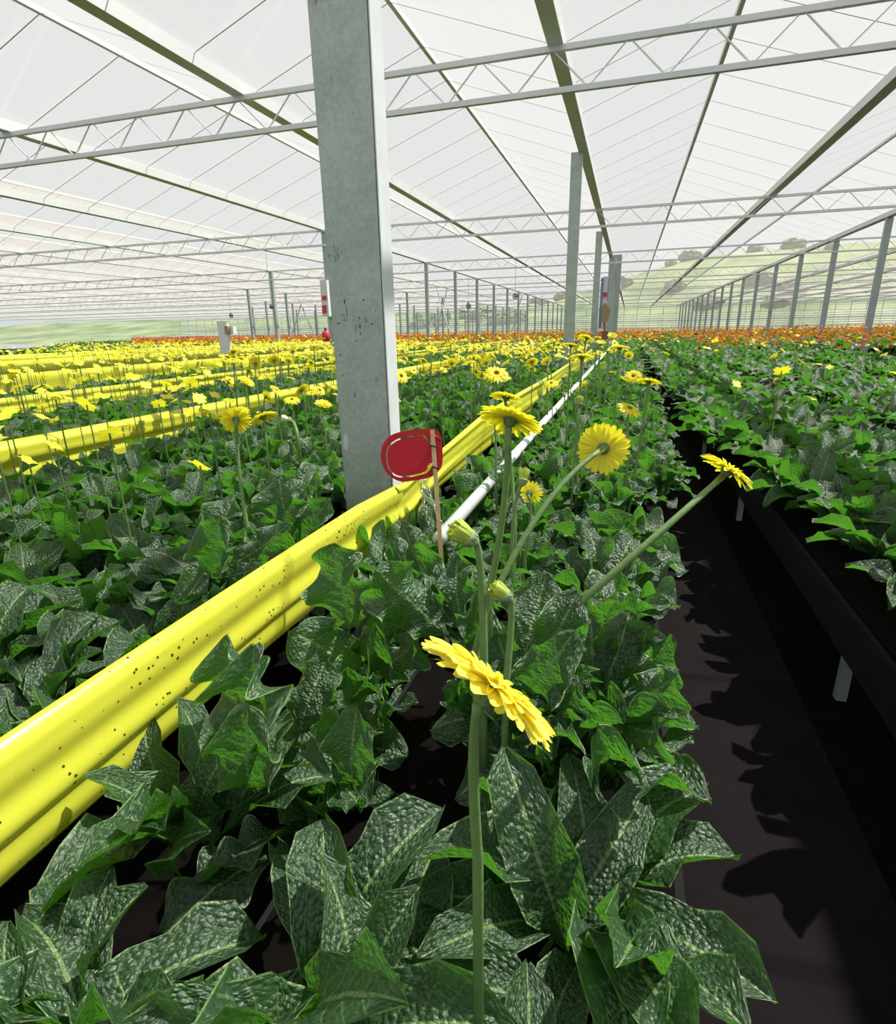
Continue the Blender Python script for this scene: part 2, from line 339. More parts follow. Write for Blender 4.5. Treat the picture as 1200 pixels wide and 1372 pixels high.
# fans
for i, (px, py, Y, lab) in enumerate(((363.5, 411, 26, 'left of the tall thin post'), (309.5, 423, 36, 'at the far left above the tan box'), (627.5, 410, 38, 'high between the third and fourth central posts'), (690, 397, 34, 'high left of the narrow post beside the strip end'))):
    c = aty(px, py, Y); fo = empty('circulation_fan', c, 'small dark round ventilation fan hanging '+lab, 'fan', 'ventilation fans')
    m = MB(); r_ = .085*Y/26*1.15
    ring = [(math.cos(t*math.pi/8)*r_, 0, math.sin(t*math.pi/8)*r_) for t in range(17)]; m.tube(ring, .02*Y/26, 6, False); m.obj('cage', DARK, fo, True)
    m = MB(); m.tube([(0, -.05, 0), (0, .12, 0)], .045*Y/26, 8); m.obj('motor', DARK, fo, True)
    for k in range(3):
        a = k*2.094; m = MB(); m.add([(0, 0, 0), (math.cos(a-.3)*r_*.9, .03, math.sin(a-.3)*r_*.9), (math.cos(a+.3)*r_*.9, -.03, math.sin(a+.3)*r_*.9)], [(0, 1, 2)])
        m.obj('blade', STEEL, fo)
    m = MB(); m.tube([(0, 0, r_), (0, 0, EAVE+(.75-abs(((c.x+1.05) % 4.3)-2.15)*.349)-c.z)], .012, 5); m.obj('hanger', STEEL, fo)
# braces
for (a, b2, Y, lab) in (((585, 386), (603, 449), 52, 'dark diagonal brace crossing the pale one left of centre'), ((599, 386), (583, 449), 52.2, 'pale diagonal brace crossing the dark one left of centre'),
        ((400, 400), (421, 449), 47, 'dark diagonal brace left of the big pillar'), ((403, 408), (391, 449), 46, 'pale diagonal brace left of the big pillar'),
        ((699, 396), (685, 446), 60, 'pale diagonal brace left of the post at the strip end')):
    m = MB(); m.tube([aty(*a, Y), aty(*b2, Y)], .06, 5); tag(m.obj('diagonal_brace', ALU if 'pale' in lab else STEEL), lab, 'brace', 'diagonal braces between posts')
# ------------------------------------------------------------------ yellow strips
YEL, ns, ls = mat('yellow_film')
b = ns['Principled BSDF']; b.inputs['Roughness'].default_value = .3
tx = N(ns, 'TexCoord'); vo = N(ns, 'TexVoronoi'); vo.inputs['Scale'].default_value = 60; ls.new(tx.outputs['Object'], vo.inputs[0])
n1 = N(ns, 'TexNoise'); n1.inputs['Scale'].default_value = 5; ls.new(tx.outputs['Object'], n1.inputs[0])
thr = math_(ns, ls, 'MULTIPLY', math_(ns, ls, 'SUBTRACT', n1.outputs['Fac'], .25), .6)
sp = math_(ns, ls, 'LESS_THAN', vo.outputs['Distance'], thr)
sp = math_(ns, ls, 'MULTIPLY', sp, math_(ns, ls, 'GREATER_THAN', N(ns, 'SeparateXYZ').outputs[0], -1))
sc = N(ns, 'SeparateColor'); ls.new(vo.outputs['Color'], sc.inputs[0]); sp = math_(ns, ls, 'MULTIPLY', sp, math_(ns, ls, 'GREATER_THAN', sc.outputs[0], .55))
mx = N(ns, 'MixRGB'); mx.inputs[1].default_value = (.68, .69, .06, 1); mx.inputs[2].default_value = (.10, .08, .01, 1); ls.new(sp, mx.inputs[0]); ls.new(mx.outputs[0], b.inputs['Base Color'])
t = N(ns, 'BsdfTranslucent'); ls.new(mx.outputs[0], t.inputs[0]); ms = N(ns, 'MixShader'); ms.inputs[0].default_value = .28
ls.new(b.outputs[0], ms.inputs[1]); ls.new(t.outputs[0], ms.inputs[2]); ls.new(ms.outputs[0], ns['Material Output'].inputs[0])
def strip(name, ys, top, bot, X, nz_, label, seed, amp=.012, curl=.02, group=None, fold=.008):
    rr = random.Random(seed); ph = [rr.uniform(0, 6) for _ in range(4)]
    nv = nz_; m = MB()
    for i, y in enumerate(ys):
        for j in range(nv+1):
            t_ = j/nv; zt = top(y); zb = bot(y); z = zt+(zb-zt)*t_
            f1 = math.sin(t_*9.5+ph[0]+.35*math.sin(y*.5+ph[1])); f2 = math.sin(t_*21+ph[2]+.3*math.sin(y*.8))
            x = X-fold*math.tanh((t_-.60-.06*math.sin(y*.9+1))*24)+amp*f1*(.8+.4*math.sin(y*1.6+ph[3]))+amp*.35*f2 - curl*max(0, 1-t_*7)**2*1.4 - (curl*.25)*max(0, t_*7-6)**2
            m.v.append((x+.012*math.sin(y*1.1+ph[1]), y, z))
    for i in range(len(ys)-1):
        for j in range(nv): a = i*(nv+1)+j; m.f.append((a, a+nv+1, a+nv+2, a+1))
    o = m.obj(name, YEL, None, True); md = o.modifiers.new('s', 'SOLIDIFY'); md.thickness = .0008
    return tag(o, label, 'sticky strip', 'long yellow sticky strips')
ti = ([-2, 1.04, 1.8, 2.18, 2.24, 2.45, 3.74, 5.3, 10, 60], [.896, .896, .894, .872, .866, .885, .94, .942, .938, .938])
bi = ([-2, 1.21, 1.75, 2.2, 2.26, 2.77, 4.6, 60], [.655, .655, .635, .634, .632, .69, .66, .66])
ys1 = [-1.5+.03*i for i in range(int(3.74/.03))]
strip('sticky_strip', ys1, lambda y: float(np.interp(y, *ti)), lambda y: float(np.interp(y, *bi)), -.885, 40, 'yellow insect dotted sticky strip in the left foreground passing in front of the big pillar', 3, .007, fold=.006)
ys2 = [2.14+.05*i for i in range(152)]+[9.8+.5*i for i in range(1, 14)]
strip('sticky_strip', ys2, lambda y: float(np.interp(y, *ti)), lambda y: float(np.interp(y, *bi)), -.905, 40, 'yellow sticky strip running from behind the red tag to the post right of centre', 8, .011)
names = ['second', 'third', 'fourth', 'fifth', 'sixth', 'seventh', 'eighth']
for k in range(7):
    X = -.9-2.7*(k+1); y0 = -X*.6; ys = [y0-1+.2*i for i in range(int(30/.2))]
    s_ = strip('sticky_strip', ys, lambda y, k=k: .90 if k < 2 else .98, lambda y: .64, X, 14 if k < 2 else 8, 'distant yellow sticky strip, %s one back from the camera on the left' % names[k], 20+k, .014)
# posts carrying the strips (slim)
m = MB()
# ------------------------------------------------------------------ pipe, troughs
hp = empty('growing_pipe', (-.595, 3, .79), 'white round pipe running beside the near yellow strip under the leaves', 'pipe')
m = MB(); m.tube([(0, y, 0) for y in (-1.2, 2, 10, 40)], .026, 16); m.obj('pipe_run', WHITE, hp, True)
m = MB(); m.tube([(0, y, 0) for y in (.12, .30)], .0275, 16); c_ = m.obj('sleeve', plain('pipe_grey', (.55, .60, .62), .4), hp, True); c_['label'] = 'greyer sleeve'
for yy in (-.3, 2.9, 8): m = MB(); m.box((-.012, yy-.012, -.80), (.012, yy+.012, -.02)); m.obj('support', STEEL, hp)
TROUGH = plain('trough_plastic', (.012, .012, .013), .9, 0, .3, 9, .3, spec=.1)
TROW = [-.20, 1.25]+[-1.9-2.7*k for k in range(6)]
for i, x in enumerate(TROW):
    if x < -8: continue
    lab = ['dark growing trough under the foreground gerbera bed', 'dark growing trough under the bed right of the aisle', 'dark growing trough under the bed behind the big pillar', 'dark growing trough under the bed behind the second yellow strip', 'dark growing trough under the bed behind the third yellow strip'][i]
    o = empty('growing_trough', (x, 4, -.06), lab, 'trough', 'growing troughs')
    m = MB(); m.box((-.38, -7, .34), (.38, 40, .52)); m.obj('trough_body', TROUGH, o)
    m = MB(); m.box((-.36, -7, .52), (.36, 40, .535)); m.obj('growing_medium', SOIL, o)
    for yy in (-4, -1.5, 1, 3.5, 6, 12, 18, 28): 
        m = MB(); m.box((-.28, yy-.02, 0), (-.24, yy+.02, .34)); m.box((.24, yy-.02, 0), (.28, yy+.02, .34)); m.box((-.28, yy-.02, .30), (.28, yy+.02, .34)); m.obj('trestle', STEEL, o)
# ------------------------------------------------------------------ red tag on its stick, chain
RT = plain('red_plastic', (.42, .006, .018), .5, 0, .06, 40, spec=.25)
WOOD = plain('wood_stick', (.50, .35, .17), .6, 0, .2, 40, .2)
D0 = 1.62
def on_plane(px, py, off=0): return at(px, py, D0+off)
base = at(592, 768, D0+.02)
rt = empty('red_tag', at(552, 610, D0), 'red plastic D-shaped tag with a ring slot tied to a thin wooden stick', 'tag')
def world_child(o, parent): o.parent = parent; o.matrix_parent_inverse = Matrix.Translation(-parent.location); return o
def outline(cx, cy, rx, ry, right, sq, n=48, skew=-.14):
    pts = []
    for k in range(n):
        a = 2*math.pi*k/n; c_, s_ = math.cos(a), math.sin(a)
        e = 1 if c_ < 0 else sq
        x = (abs(c_)**e)*(1 if c_ > 0 else -1)*(right if c_ > 0 else rx); y = (abs(s_)**(e))*(1 if s_ > 0 else -1)*ry
        pts.append((cx+x, cy+y+x*skew))
    return pts
def slab(outer, inner, name, material, th=.0045, off=0):
    m = MB(); n = len(outer); fr = camdir(0, 0, 1)*th
    O = [on_plane(*p, off) for p in outer]
    if inner:
        I = [on_plane(*p, off) for p in inner]
        m.v = [tuple(v) for v in O+I+[v-fr for v in O]+[v-fr for v in I]]
        for k in range(n):
            q = (k+1) % n
            m.f += [(k, q, n+q, n+k), (2*n+k, 3*n+k, 3*n+q, 2*n+q), (k, 2*n+k, 2*n+q, q), (n+k, n+q, 3*n+q, 3*n+k)]
    else:
        m.v = [tuple(v) for v in O+[v-fr for v in O]]; m.f = [tuple(range(n)), tuple(range(n, 2*n))[::-1]]+[(k, n+k, n+(k+1) % n, (k+1) % n) for k in range(n)]
    return world_child(m.obj(name, material), rt)
OUT = [(509.7,610),(511,601),(513.5,594),(518,588),(524,583),(531,580),(539,578),(548,576.8),(557,575.8),(567,574.8),(576,574),(582,574.8),(586.5,577.5),(590,583.5),(591.6,590),(592.3,597),(592.8,605),(593,613),(592.6,620),(591,626),(587.5,631),(583,635.5),(577,639),(570,641),(561,642.8),(552,644.2),(545,645.2),(538,645.5),(531,643.5),(525,640),(519.5,635.5),(515.5,630),(512,622),(510.3,616)]
CEN = [(519,613),(519,605),(521,600),(525,595),(530,591.5),(537,588.5),(545,586.5),(553,585),(560,584),(566,584),(570,588),(573,593),(577,596),(583,598),(583,604),(583,610),(583,616),(580,620),(576,621),(573.5,624),(571,630),(567,633.5),(560,635),(553,636.2),(545,637.2),(538,638),(532,637),(527,634),(523,629.5),(520.5,624),(519.3,618)]
HOLE = []
def cen_radius(an):
    dx, dy = math.cos(an), math.sin(an); best = 1
    for k in range(len(CEN)):
        (x0, y0), (x1, y1) = CEN[k], CEN[(k+1) % len(CEN)]; x0 -= 550; x1 -= 550; y0 -= 611; y1 -= 611
        ex, ey = x1-x0, y1-y0; den = dx*ey-dy*ex
        if abs(den) < 1e-9: continue
        t = (x0*ey-y0*ex)/den; u = (x0*dy-y0*dx)/den
        if t > 0 and -1e-6 <= u <= 1+1e-6: best = max(best, t)
    return best
for x, y in OUT:
    an = math.atan2(y-611, x-550); q = min(cen_radius(an)+2.3, math.hypot(x-550, y-611)-3.5)
    HOLE.append((min(579.5, 550+math.cos(an)*q), 611+math.sin(an)*q))
slab(OUT, HOLE, 'tag_rim', RT)
slab(CEN, None, 'tag_centre', RT, off=-.001)
def ctube(pts, rad, name, material, parent=rt, n=8):
    m = MB(); m.tube(pts, rad, n); return world_child(m.obj(name, material, None, True), parent)
ctube([on_plane(578, 580, -.01), on_plane(590, 570+20, -.01)], .003, 'bridge', RT)
m = MB(); a, b2 = at(579, 576, D0-.016), at(592.5, 770, D0-.01)
ax = (b2-a).normalized(); sx = camdir(1, 0, 0); sx = (sx-ax*sx.dot(ax)).normalized()*.0062; sz = ax.cross(sx).normalized()*.005
m.add([p+q for p in (a, b2) for q in (sx+sz, sx-sz, -sx-sz, -sx+sz)], [(0, 1, 2, 3), (7, 6, 5, 4)]+[(k, k+4, (k+1) % 4+4, (k+1) % 4) for k in range(4)])
b3 = b2+ax*.25
o = m.obj('stick', WOOD); world_child(o, rt)
m = MB(); m.add([p+q for p in (b2, b3) for q in (sx+sz, sx-sz, -sx-sz, -sx+sz)], [(0, 1, 2, 3), (7, 6, 5, 4)]+[(k, k+4, (k+1) % 4+4, (k+1) % 4) for k in range(4)])
world_child(m.obj('stick_foot', WOOD), rt)
for (px, py) in ((580.5, 598), (583, 626.5)):
    c = at(px, py, D0-.012); m = MB(); ring = [c+sx*1.35*math.cos(t)+sz*2.0*math.sin(t)+ax*.002*math.cos(t) for t in [k*math.pi/6 for k in range(13)]]
    m.tube(ring, .003, 6, False); m.tube([c+sx*1.2, c+sx*2.6+ax*.003], .0016, 5); world_child(m.obj('cable_tie', DARK, None, True), rt)
YP = plain('yellow_plastic', (.80, .72, .03), .4)
o = ctube([at(577, 621, D0-.006), at(576, 628, D0-.006), at(571, 633, D0-.004), at(563, 636, D0-.002), at(545, 638, D0)], [.0038, .0034, .003, .0022, .001], 'yellow_hook', YP); o['label'] = 'yellow curved hook'
# chain, each link a small ring
ch = empty('link_chain', at(563, 645, D0+.01), 'thin metal link chain hanging in a loop below the red tag', 'chain')
LINK = MB()
lk = [(  .0042*math.cos(t), 0, .0085*math.sin(t)) for t in [k*math.pi/5 for k in range(11)]]
LINK.tube(lk, .0015, 5, False); LINKM = LINK.mesh('chain_link', plain('chain_steel', (.55, .55, .53), .35, .8), True)
def chain(pts):
    P = [at(x, y, D0+dd) for x, y, dd in pts]; i = 0
    seg = []; 
    for a, b2 in zip(P, P[1:]):
        n = max(1, int((b2-a).length/.0125))
        for k in range(n): seg.append((a.lerp(b2, (k+.5)/n), (b2-a).normalized()))
    for k, (c, d) in enumerate(seg):
        o = link('chain_link', LINKM, ch); q = d.to_track_quat('Z', 'Y').to_matrix().to_4x4() @ Matrix.Rotation(math.pi/2*(k % 2)+.5, 4, 'Z')
        q.translation = c-ch.location; o.matrix_local = q
chain([(562, 643, .012), (568, 672, .015), (575, 706, .02)]); chain([(569, 643, .012), (578, 670, .016), (586, 690, .02), (592, 704, .02)])
# ------------------------------------------------------------------ leaves
def leaf_grid(seed, nu, nv, e0, bend, cup=.3, wav=.10, crk=0, wid=.19, twist=0, lobf=1):
    """unit leaf: base at the origin, grows towards +Y, returns verts, uvs, faces"""
    rr = random.Random(seed); p = [rr.uniform(0, 6.28) for _ in range(8)]; lob = rr.uniform(.12, .24); nl = rr.uniform(4.5, 7)
    V = []; UVs = []; y = z = 0; ang = e0; lastv = 0
    cx = 0
    for j in range(nv+1):
        v = j/nv; ang = e0-bend*(v**1.25); dv = v-lastv; lastv = v
        y += math.cos(ang)*dv; z += math.sin(ang)*dv; cx = twist*v*v
        t = max(0, (v-.16)/.84)
        wd = .014+wid*(math.sin(math.pi*min(1, t**.82))**.62 if 0 < t < 1 else 0)*(.62+.45*t)
        for i in range(nu+1):
            u = 2*i/nu-1; sgn = 1 if u > 0 else -1
            lb = 1-lob*lobf*min(1, (1-t)*1.9)*(.5+.5*math.sin(nl*2*math.pi*t+p[0]+sgn*.9))*abs(u)**2 if t > 0 else 1
            hw = wd*lb; off = cup*hw*abs(u)**1.5
            off += wav*hw*2.2*abs(u)**2.5*math.sin(v*(17+3*sgn)+p[1 if u > 0 else 2])
            lat = hw*u*(1-.10*abs(u)*(1+math.sin(v*11+p[3])))
            if crk and t > 0:
                q = (v*9-abs(u)*1.5+.3*math.sin(u*4+v*9+p[5])+sgn*.2) % 1
                off += crk*(math.sin(math.pi*q)**.7)*(abs(u)**.35)*(1-abs(u)**6)*(.5+.6*math.sin(v*29+u*11+p[4])) + crk*.7*math.sin(v*47+p[5]+u*3)*math.sin(u*9+v*11+p[6])
            off += .02*math.sin(v*7+u*2+p[7])*t
            V.append((cx+lat, y-math.sin(ang)*off, z+math.cos(ang)*off)); UVs.append((i/nu, v))
    Fs = [(j*(nu+1)+i, j*(nu+1)+i+1, (j+1)*(nu+1)+i+1, (j+1)*(nu+1)+i) for j in range(nv) for i in range(nu)]
    return V, UVs, Fs
def uvmesh(name, V, UVs, Fs, material):
    me = bpy.data.meshes.new(name); me.from_pydata(V, [], Fs); l = me.uv_layers.new(name='UVMap')
    idx = np.empty(len(me.loops), dtype=np.int32); me.loops.foreach_get('vertex_index', idx)
    l.data.foreach_set('uv', np.array(UVs)[idx].ravel()); me.polygons.foreach_set('use_smooth', [True]*len(me.polygons))
    me.materials.append(material); return me
HI = [uvmesh('leaf', *leaf_grid(s, 16, 44, math.radians(e), math.radians(bd), c_, wv*1.2, .012, wd_, tw), LEAF) for s, e, bd, c_, wv, wd_, tw in
      ((1, 62, 75, .3, .2, .20, .05), (2, 70, 60, .6, .24, .21, -.06), (3, 45, 60, .2, .18, .22, .03), (4, 78, 55, .8, .26, .19, 0), (5, 55, 95, .15, .22, .21, -.08), (6, 66, 85, .45, .3, .22, .08))]
MID = [uvmesh('leaf', *leaf_grid(10+s, 8, 22, math.radians(e), math.radians(bd), c_, wv*1.2, .012, .20, tw), LEAF) for s, e, bd, c_, wv, tw in
      ((1, 62, 80, .3, .22, .05), (2, 74, 60, .6, .25, -.05), (3, 45, 65, .2, .2, 0), (4, 80, 45, .8, .3, 0), (5, 58, 100, .2, .24, .08))]
def make_leaves(root, meshes, n, rr, s0=.26, s1=.40):
    for k in range(n):
        o = link('leaf', meshes[rr.randrange(len(meshes))], root); f_ = k/n
        o.rotation_euler = (rr.uniform(-.25, .25)+.35*(1-f_)-.1, rr.uniform(-.4, .4), k*2.4+rr.uniform(-.4, .4))
        s_ = rr.uniform(s0, s1); o.scale = (s_*rr.uniform(.95, 1.3), s_, s_); o.location = (rr.uniform(-.03, .03), rr.uniform(-.03, .03), rr.uniform(-.01, .03))
# stuff versions
def lowleaf(seed, nu, nv, e, bd):
    V, UVs, Fs = leaf_grid(seed, nu, nv, math.radians(e), math.radians(bd), .5, .2, 0, .21, 0)
    return np.array(V), np.array(UVs), np.array(Fs)
def scatter(name, bases, items, material, ):
    """items: list of (base index, 3x3 matrix, translation)"""
    VV = []; UU = []; FF = []; off = 0
    for bi_, A, t_ in items:
        V, UVs, Fs = bases[bi_]; VV.append(V @ A.T + t_); UU.append(UVs); FF.append(Fs+off); off += len(V)
    VV = np.concatenate(VV); UU = np.concatenate(UU); FF = np.concatenate(FF); k = FF.shape[1]
    me = bpy.data.meshes.new(name); me.vertices.add(len(VV)); me.vertices.foreach_set('co', VV.ravel())
    me.loops.add(FF.size); me.loops.foreach_set('vertex_index', FF.ravel().astype(np.int32))
    me.polygons.add(len(FF)); me.polygons.foreach_set('loop_start', np.arange(0, FF.size, k, dtype=np.int32)); me.polygons.foreach_set('loop_total', np.full(len(FF), k, dtype=np.int32))
    me.polygons.foreach_set('use_smooth', np.ones(len(FF), dtype=bool))
    l = me.uv_layers.new(name='UVMap'); l.data.foreach_set('uv', UU[FF.ravel()].ravel()); me.update(calc_edges=True); me.materials.append(material)
    return link(name, me)
def rotm(rx, ry, rz, s): 
    m = Matrix.Rotation(rz, 3, 'Z') @ Matrix.Rotation(ry, 3, 'Y') @ Matrix.Rotation(rx, 3, 'X'); return np.array(m)*s
# plant positions -------------------------------------------------------------
rr = random.Random(11)
plants = []
rows = [-.68, -.36, -.05, .15, .80, 1.0, 1.32, 1.65]+[2.4+.36*k for k in range(4)]+[4.4+.36*k for k in range(5)]
x = -1.32
while x > -24:
    if min(abs(x+.9+2.7*k) for k in range(9)) > .13: rows.append(x)
    x -= .34
for x in rows:
    y = -1.6+rr.uniform(0, .2)
    while y < 26:
        if (x == .15 and y < 3.2) or (x == .80 and y < 5): y += .3; continue
        X = x+rr.uniform(-.07, .07); Yy = y+rr.uniform(-.08, .08)
        px, py, d = proj((X, Yy, .75))
        if d > .1 and -150 < px < 1350 and py < 1600: plants.append((X, Yy, px, py, d))
        y += .30 if d < 8 or d < 0 else .40
def where(px, d, X=None):
    a = ' left of the pillar' if px < 440 else ' behind the pillar' if px < 530 else ' below the tag' if px < 600 else ' near the strip' if px < 700 else ' at centre right' if px < 800 else ' at the right'
    return a+(', close' if d < 1.6 else ', fairly close' if d < 2.4 else ', midway' if d < 3.6 else ', farther' if d < 5.5 else ', far')
HEROZONE = lambda X, Yy: (-.85 < X < -.16 and Yy < 1.62)   # filled with the hand placed plants
near = []; rest = []
for p in sorted(plants, key=lambda q: q[4]):
    X, Yy, px, py, d = p
    if -1.30 < X < -.85 and 2.0 < Yy < 2.5: continue
    if d < .42 and abs(X) < .5: continue
    if -.48 < X < -.26 and .72 < Yy < 1.45: continue
    if 270 < px < 930 and 400 < py < 1060 and len(near) < 285: near.append(p)
    else: rest.append(p)
for X, Yy, px, py, d in near:
    if X > .5: lab, gp = 'leafy gerbera plant right of the dark aisle', 'gerbera plants right of the aisle'
    elif X > -.85: lab, gp = 'leafy gerbera plant of the near bed', 'gerbera plants in the near bed'
    elif X > -3.6: lab, gp = 'leafy gerbera plant between near and second strips', 'gerbera plants between the first two strips'
    else: lab, gp = 'leafy gerbera plant beyond the second strip', 'gerbera plants beyond the second strip'
    lab += where(px, d, X)
    o = empty('gerbera_plant', (X, Yy, .33 if HEROZONE(X, Yy) and 290 < px < 700 else .53), lab, 'plant', gp); o.rotation_euler = (0, 0, rr.uniform(0, 6.28))
    make_leaves(o, HI if d < 2.6 else MID, 18 if d < 4 else 12, rr, .24, .37)
LB = [lowleaf(31, 4, 8, 62, 80), lowleaf(32, 4, 8, 75, 60), lowleaf(33, 4, 8, 50, 80)]
LC = [lowleaf(41, 2, 4, 62, 80), lowleaf(42, 2, 4, 75, 60), lowleaf(43, 2, 3, 50, 80)]
it = []; itc = []
for X, Yy, px, py, d in rest:
    t_ = np.array((X, Yy, .53)); far = d > 6
    for k in range(10 if far else 16):
        q = (rr.randrange(2), rotm(rr.uniform(-.3, .4), rr.uniform(-.4, .4), k*2.4+rr.uniform(-.4, .4), rr.uniform(.25, .38)), t_+np.array((rr.uniform(-.05, .05), rr.uniform(-.05, .05), 0)))
        (itc if far else it).append(q)
if it: tag(scatter('gerbera_foliage', LB, it, LEAF), 'mass of green gerbera foliage around the individually visible plants', 'foliage', kind='stuff')
if itc: tag(scatter('gerbera_foliage', LC, itc, LEAF), 'dense green gerbera foliage in the middle distance', 'foliage', kind='stuff')
it = []
for k in range(26000):
    y = 26+80*rr.random()**1.6; x = rr.uniform(-1.05*y-8, .35*y+6)
    if x < XL+1 or x > XR-1: continue
    it.append((rr.randrange(2), rotm(rr.uniform(-.3, .4), rr.uniform(-.5, .5), rr.uniform(0, 6.28), rr.uniform(.45, .8)), np.array((x, y, .3))))
tag(scatter('gerbera_foliage', LC, it, LEAF), 'far green gerbera foliage reaching to the glass wall', 'foliage', kind='stuff')
g = MB(); g.add([(XL+1, 26, .42), (XR-1, 26, .42), (XR-1, YF-1, .42), (XL+1, YF-1, .42)], [(0, 1, 2, 3)]); 
# ------------------------------------------------------------------ flowers
def petal_mesh(seed, material, nl=7, nw=4, wid=.22, droop=.25, cup=.12):
    rr_ = random.Random(seed); V = []; Fs = []; tw = rr_.uniform(-.15, .15)
    for i in range(nl+1):
        t_ = i/nl; w_ = wid*.5*(.35+.65*math.sin(min(1, t_*1.25)*math.pi/2))*(1 if t_ < .82 else math.sqrt(max(.04, 1-((t_-.82)/.19)**2)))
        for j in range(nw+1):
            u = 2*j/nw-1; z = -droop*t_*t_+cup*w_*2*(u*u)+.012*math.cos(u*math.pi*2)*(t_*(1-t_)*4) + tw*u*w_*t_
            V.append((t_+(.03*math.cos(u*6) if i == nl else 0), u*w_, z))
    for i in range(nl):
        for j in range(nw): a = i*(nw+1)+j; Fs.append((a, a+1, a+nw+2, a+nw+1))
    me = bpy.data.meshes.new('petal'); me.from_pydata(V, [], Fs); me.polygons.foreach_set('use_smooth', [True]*len(Fs)); me.materials.append(material); return me
def head_specs(rr_, L, kind):
    """list of (radius, azimuth, elevation, length)"""
    out = []
    if kind == 'open': layers = ((25, .10, .95, .0), (24, .22, .9, .05), (20, .42, .62, .12), (16, .7, .38, .2))
    elif kind == 'flat': layers = ((22, .0, 1.0, .0), (20, .12, .93, .05), (15, .4, .5, .1))
    elif kind == 'bud': layers = ((24, 1.20, .90, 0), (22, 1.28, 1.0, .0), (16, 1.38, 1.02, 0), (12, 1.5, .95, 0))
    elif kind == 'half': layers = ((20, .6, 1.0, .0), (18, .8, .9, .0), (14, 1.05, .75, 0))
    for n, el, l, z in layers:
        a0 = rr_.uniform(0, 1)
        for k in range(n): out.append((a0+2*math.pi*k/n+rr_.uniform(-.05, .05), el+rr_.uniform(-.09, .09), L*l*rr_.uniform(.92, 1.05), z))
    return out
def petal_matrix(a, el, l, z, r0):
    m = Matrix.Rotation(a, 4, 'Z') @ Matrix.Translation((r0*(.9 if el < .9 else .45 if el < 1.1 else 1.0 if el < 1.33 else .6), 0, z*r0)) @ Matrix.Rotation(-el, 4, 'Y') @ Matrix.Rotation(.12*math.sin(a*7), 4, 'X') @ Matrix.Scale(l, 4)
    return m
def merged_head(seed, kind, material, L=.05, r0=.011, nl=4, nw=2, wid=.24):
    rr_ = random.Random(seed); pm = petal_mesh(seed, material, nl, nw, wid, -.2 if kind == 'bud' else .25); V = []; Fs = []
    for a, el, l, z in head_specs(rr_, L, kind):
        m = petal_matrix(a, el, l, z, r0); b0 = len(V); V += [tuple(m @ v.co) for v in pm.vertices]; Fs += [tuple(i+b0 for i in p.vertices) for p in pm.polygons]
    me = bpy.data.meshes.new('petals'); me.from_pydata(V, [], Fs); me.polygons.foreach_set('use_smooth', [True]*len(Fs)); me.materials.append(material); return me
def calyx_mesh(r0, h, material=None):
    m = MB(); prof = ((.0, -h), (.35, -h*.95), (.75, -h*.6), (1, -.1*h), (1.05, .02*h), (.8, .15*h), (0, .2*h)); n = 14
    for r_, z in prof:
        for k in range(n): a = 2*math.pi*k/n; q = r_*r0*(1+.06*(k % 2)); m.v.append((q*math.cos(a), q*math.sin(a), z))
    for i in range(len(prof)-1):
        for k in range(n): m.f.append((i*n+k, i*n+(k+1) % n, (i+1)*n+(k+1) % n, (i+1)*n+k))
    for k in range(n):   # bracts
        a = 2*math.pi*(k+.5)/n; c_, s_ = math.cos(a), math.sin(a); w_ = .14*r0
        m.add([(c_*r0*.7+s_*w_, s_*r0*.7-c_*w_, -h*.7), (c_*r0*.7-s_*w_, s_*r0*.7+c_*w_, -h*.7), (c_*r0*1.5, s_*r0*1.5, h*.12), (c_*r0*1.12, s_*r0*1.12, -h*.25)], [(0, 3, 1), (0, 2, 3), (1, 3, 2)])
    return m.mesh('calyx', material or CALYX, True)
def disc_mesh(r0):
    m = MB(); rr_ = random.Random(3)
    for k in range(60):
        a = k*2.39996; q = r0*math.sqrt(k/60); h = .5*r0*(1-(q/r0)**2*.6); x, y = q*math.cos(a), q*math.sin(a); s_ = r0*.1
        m.add([(x-s_, y-s_, 0), (x+s_, y-s_, 0), (x+s_, y+s_, 0), (x-s_, y+s_, 0), (x*1.08, y*1.08, h+r0*.2)], [(0, 1, 4), (1, 2, 4), (2, 3, 4), (3, 0, 4)])
    return m.mesh('disc', DISC)
CAL = calyx_mesh(.0125, .016); CALB = calyx_mesh(.0150, .021, plain('bud_calyx', (.26, .36, .17), .7, 0, .3, 120, .4)); DSC = disc_mesh(.012)
HEADS = {'open': [merged_head(s, 'open', PETAL) for s in (1, 2, 3)], 'flat': [merged_head(s, 'flat', PETAL) for s in (4, 5)],
         'half': [merged_head(s, 'half', PETAL, .045) for s in (6, 7)], 'bud': [merged_head(8, 'bud', PETAL_BUD, .034)], 'pale': [merged_head(9, 'bud', PETAL_PALE, .030)]}
def bez(p0, p1, p2, n=10): return [p0*(1-t)**2+p1*2*t*(1-t)+p2*t*t for t in [i/n for i in range(n+1)]]
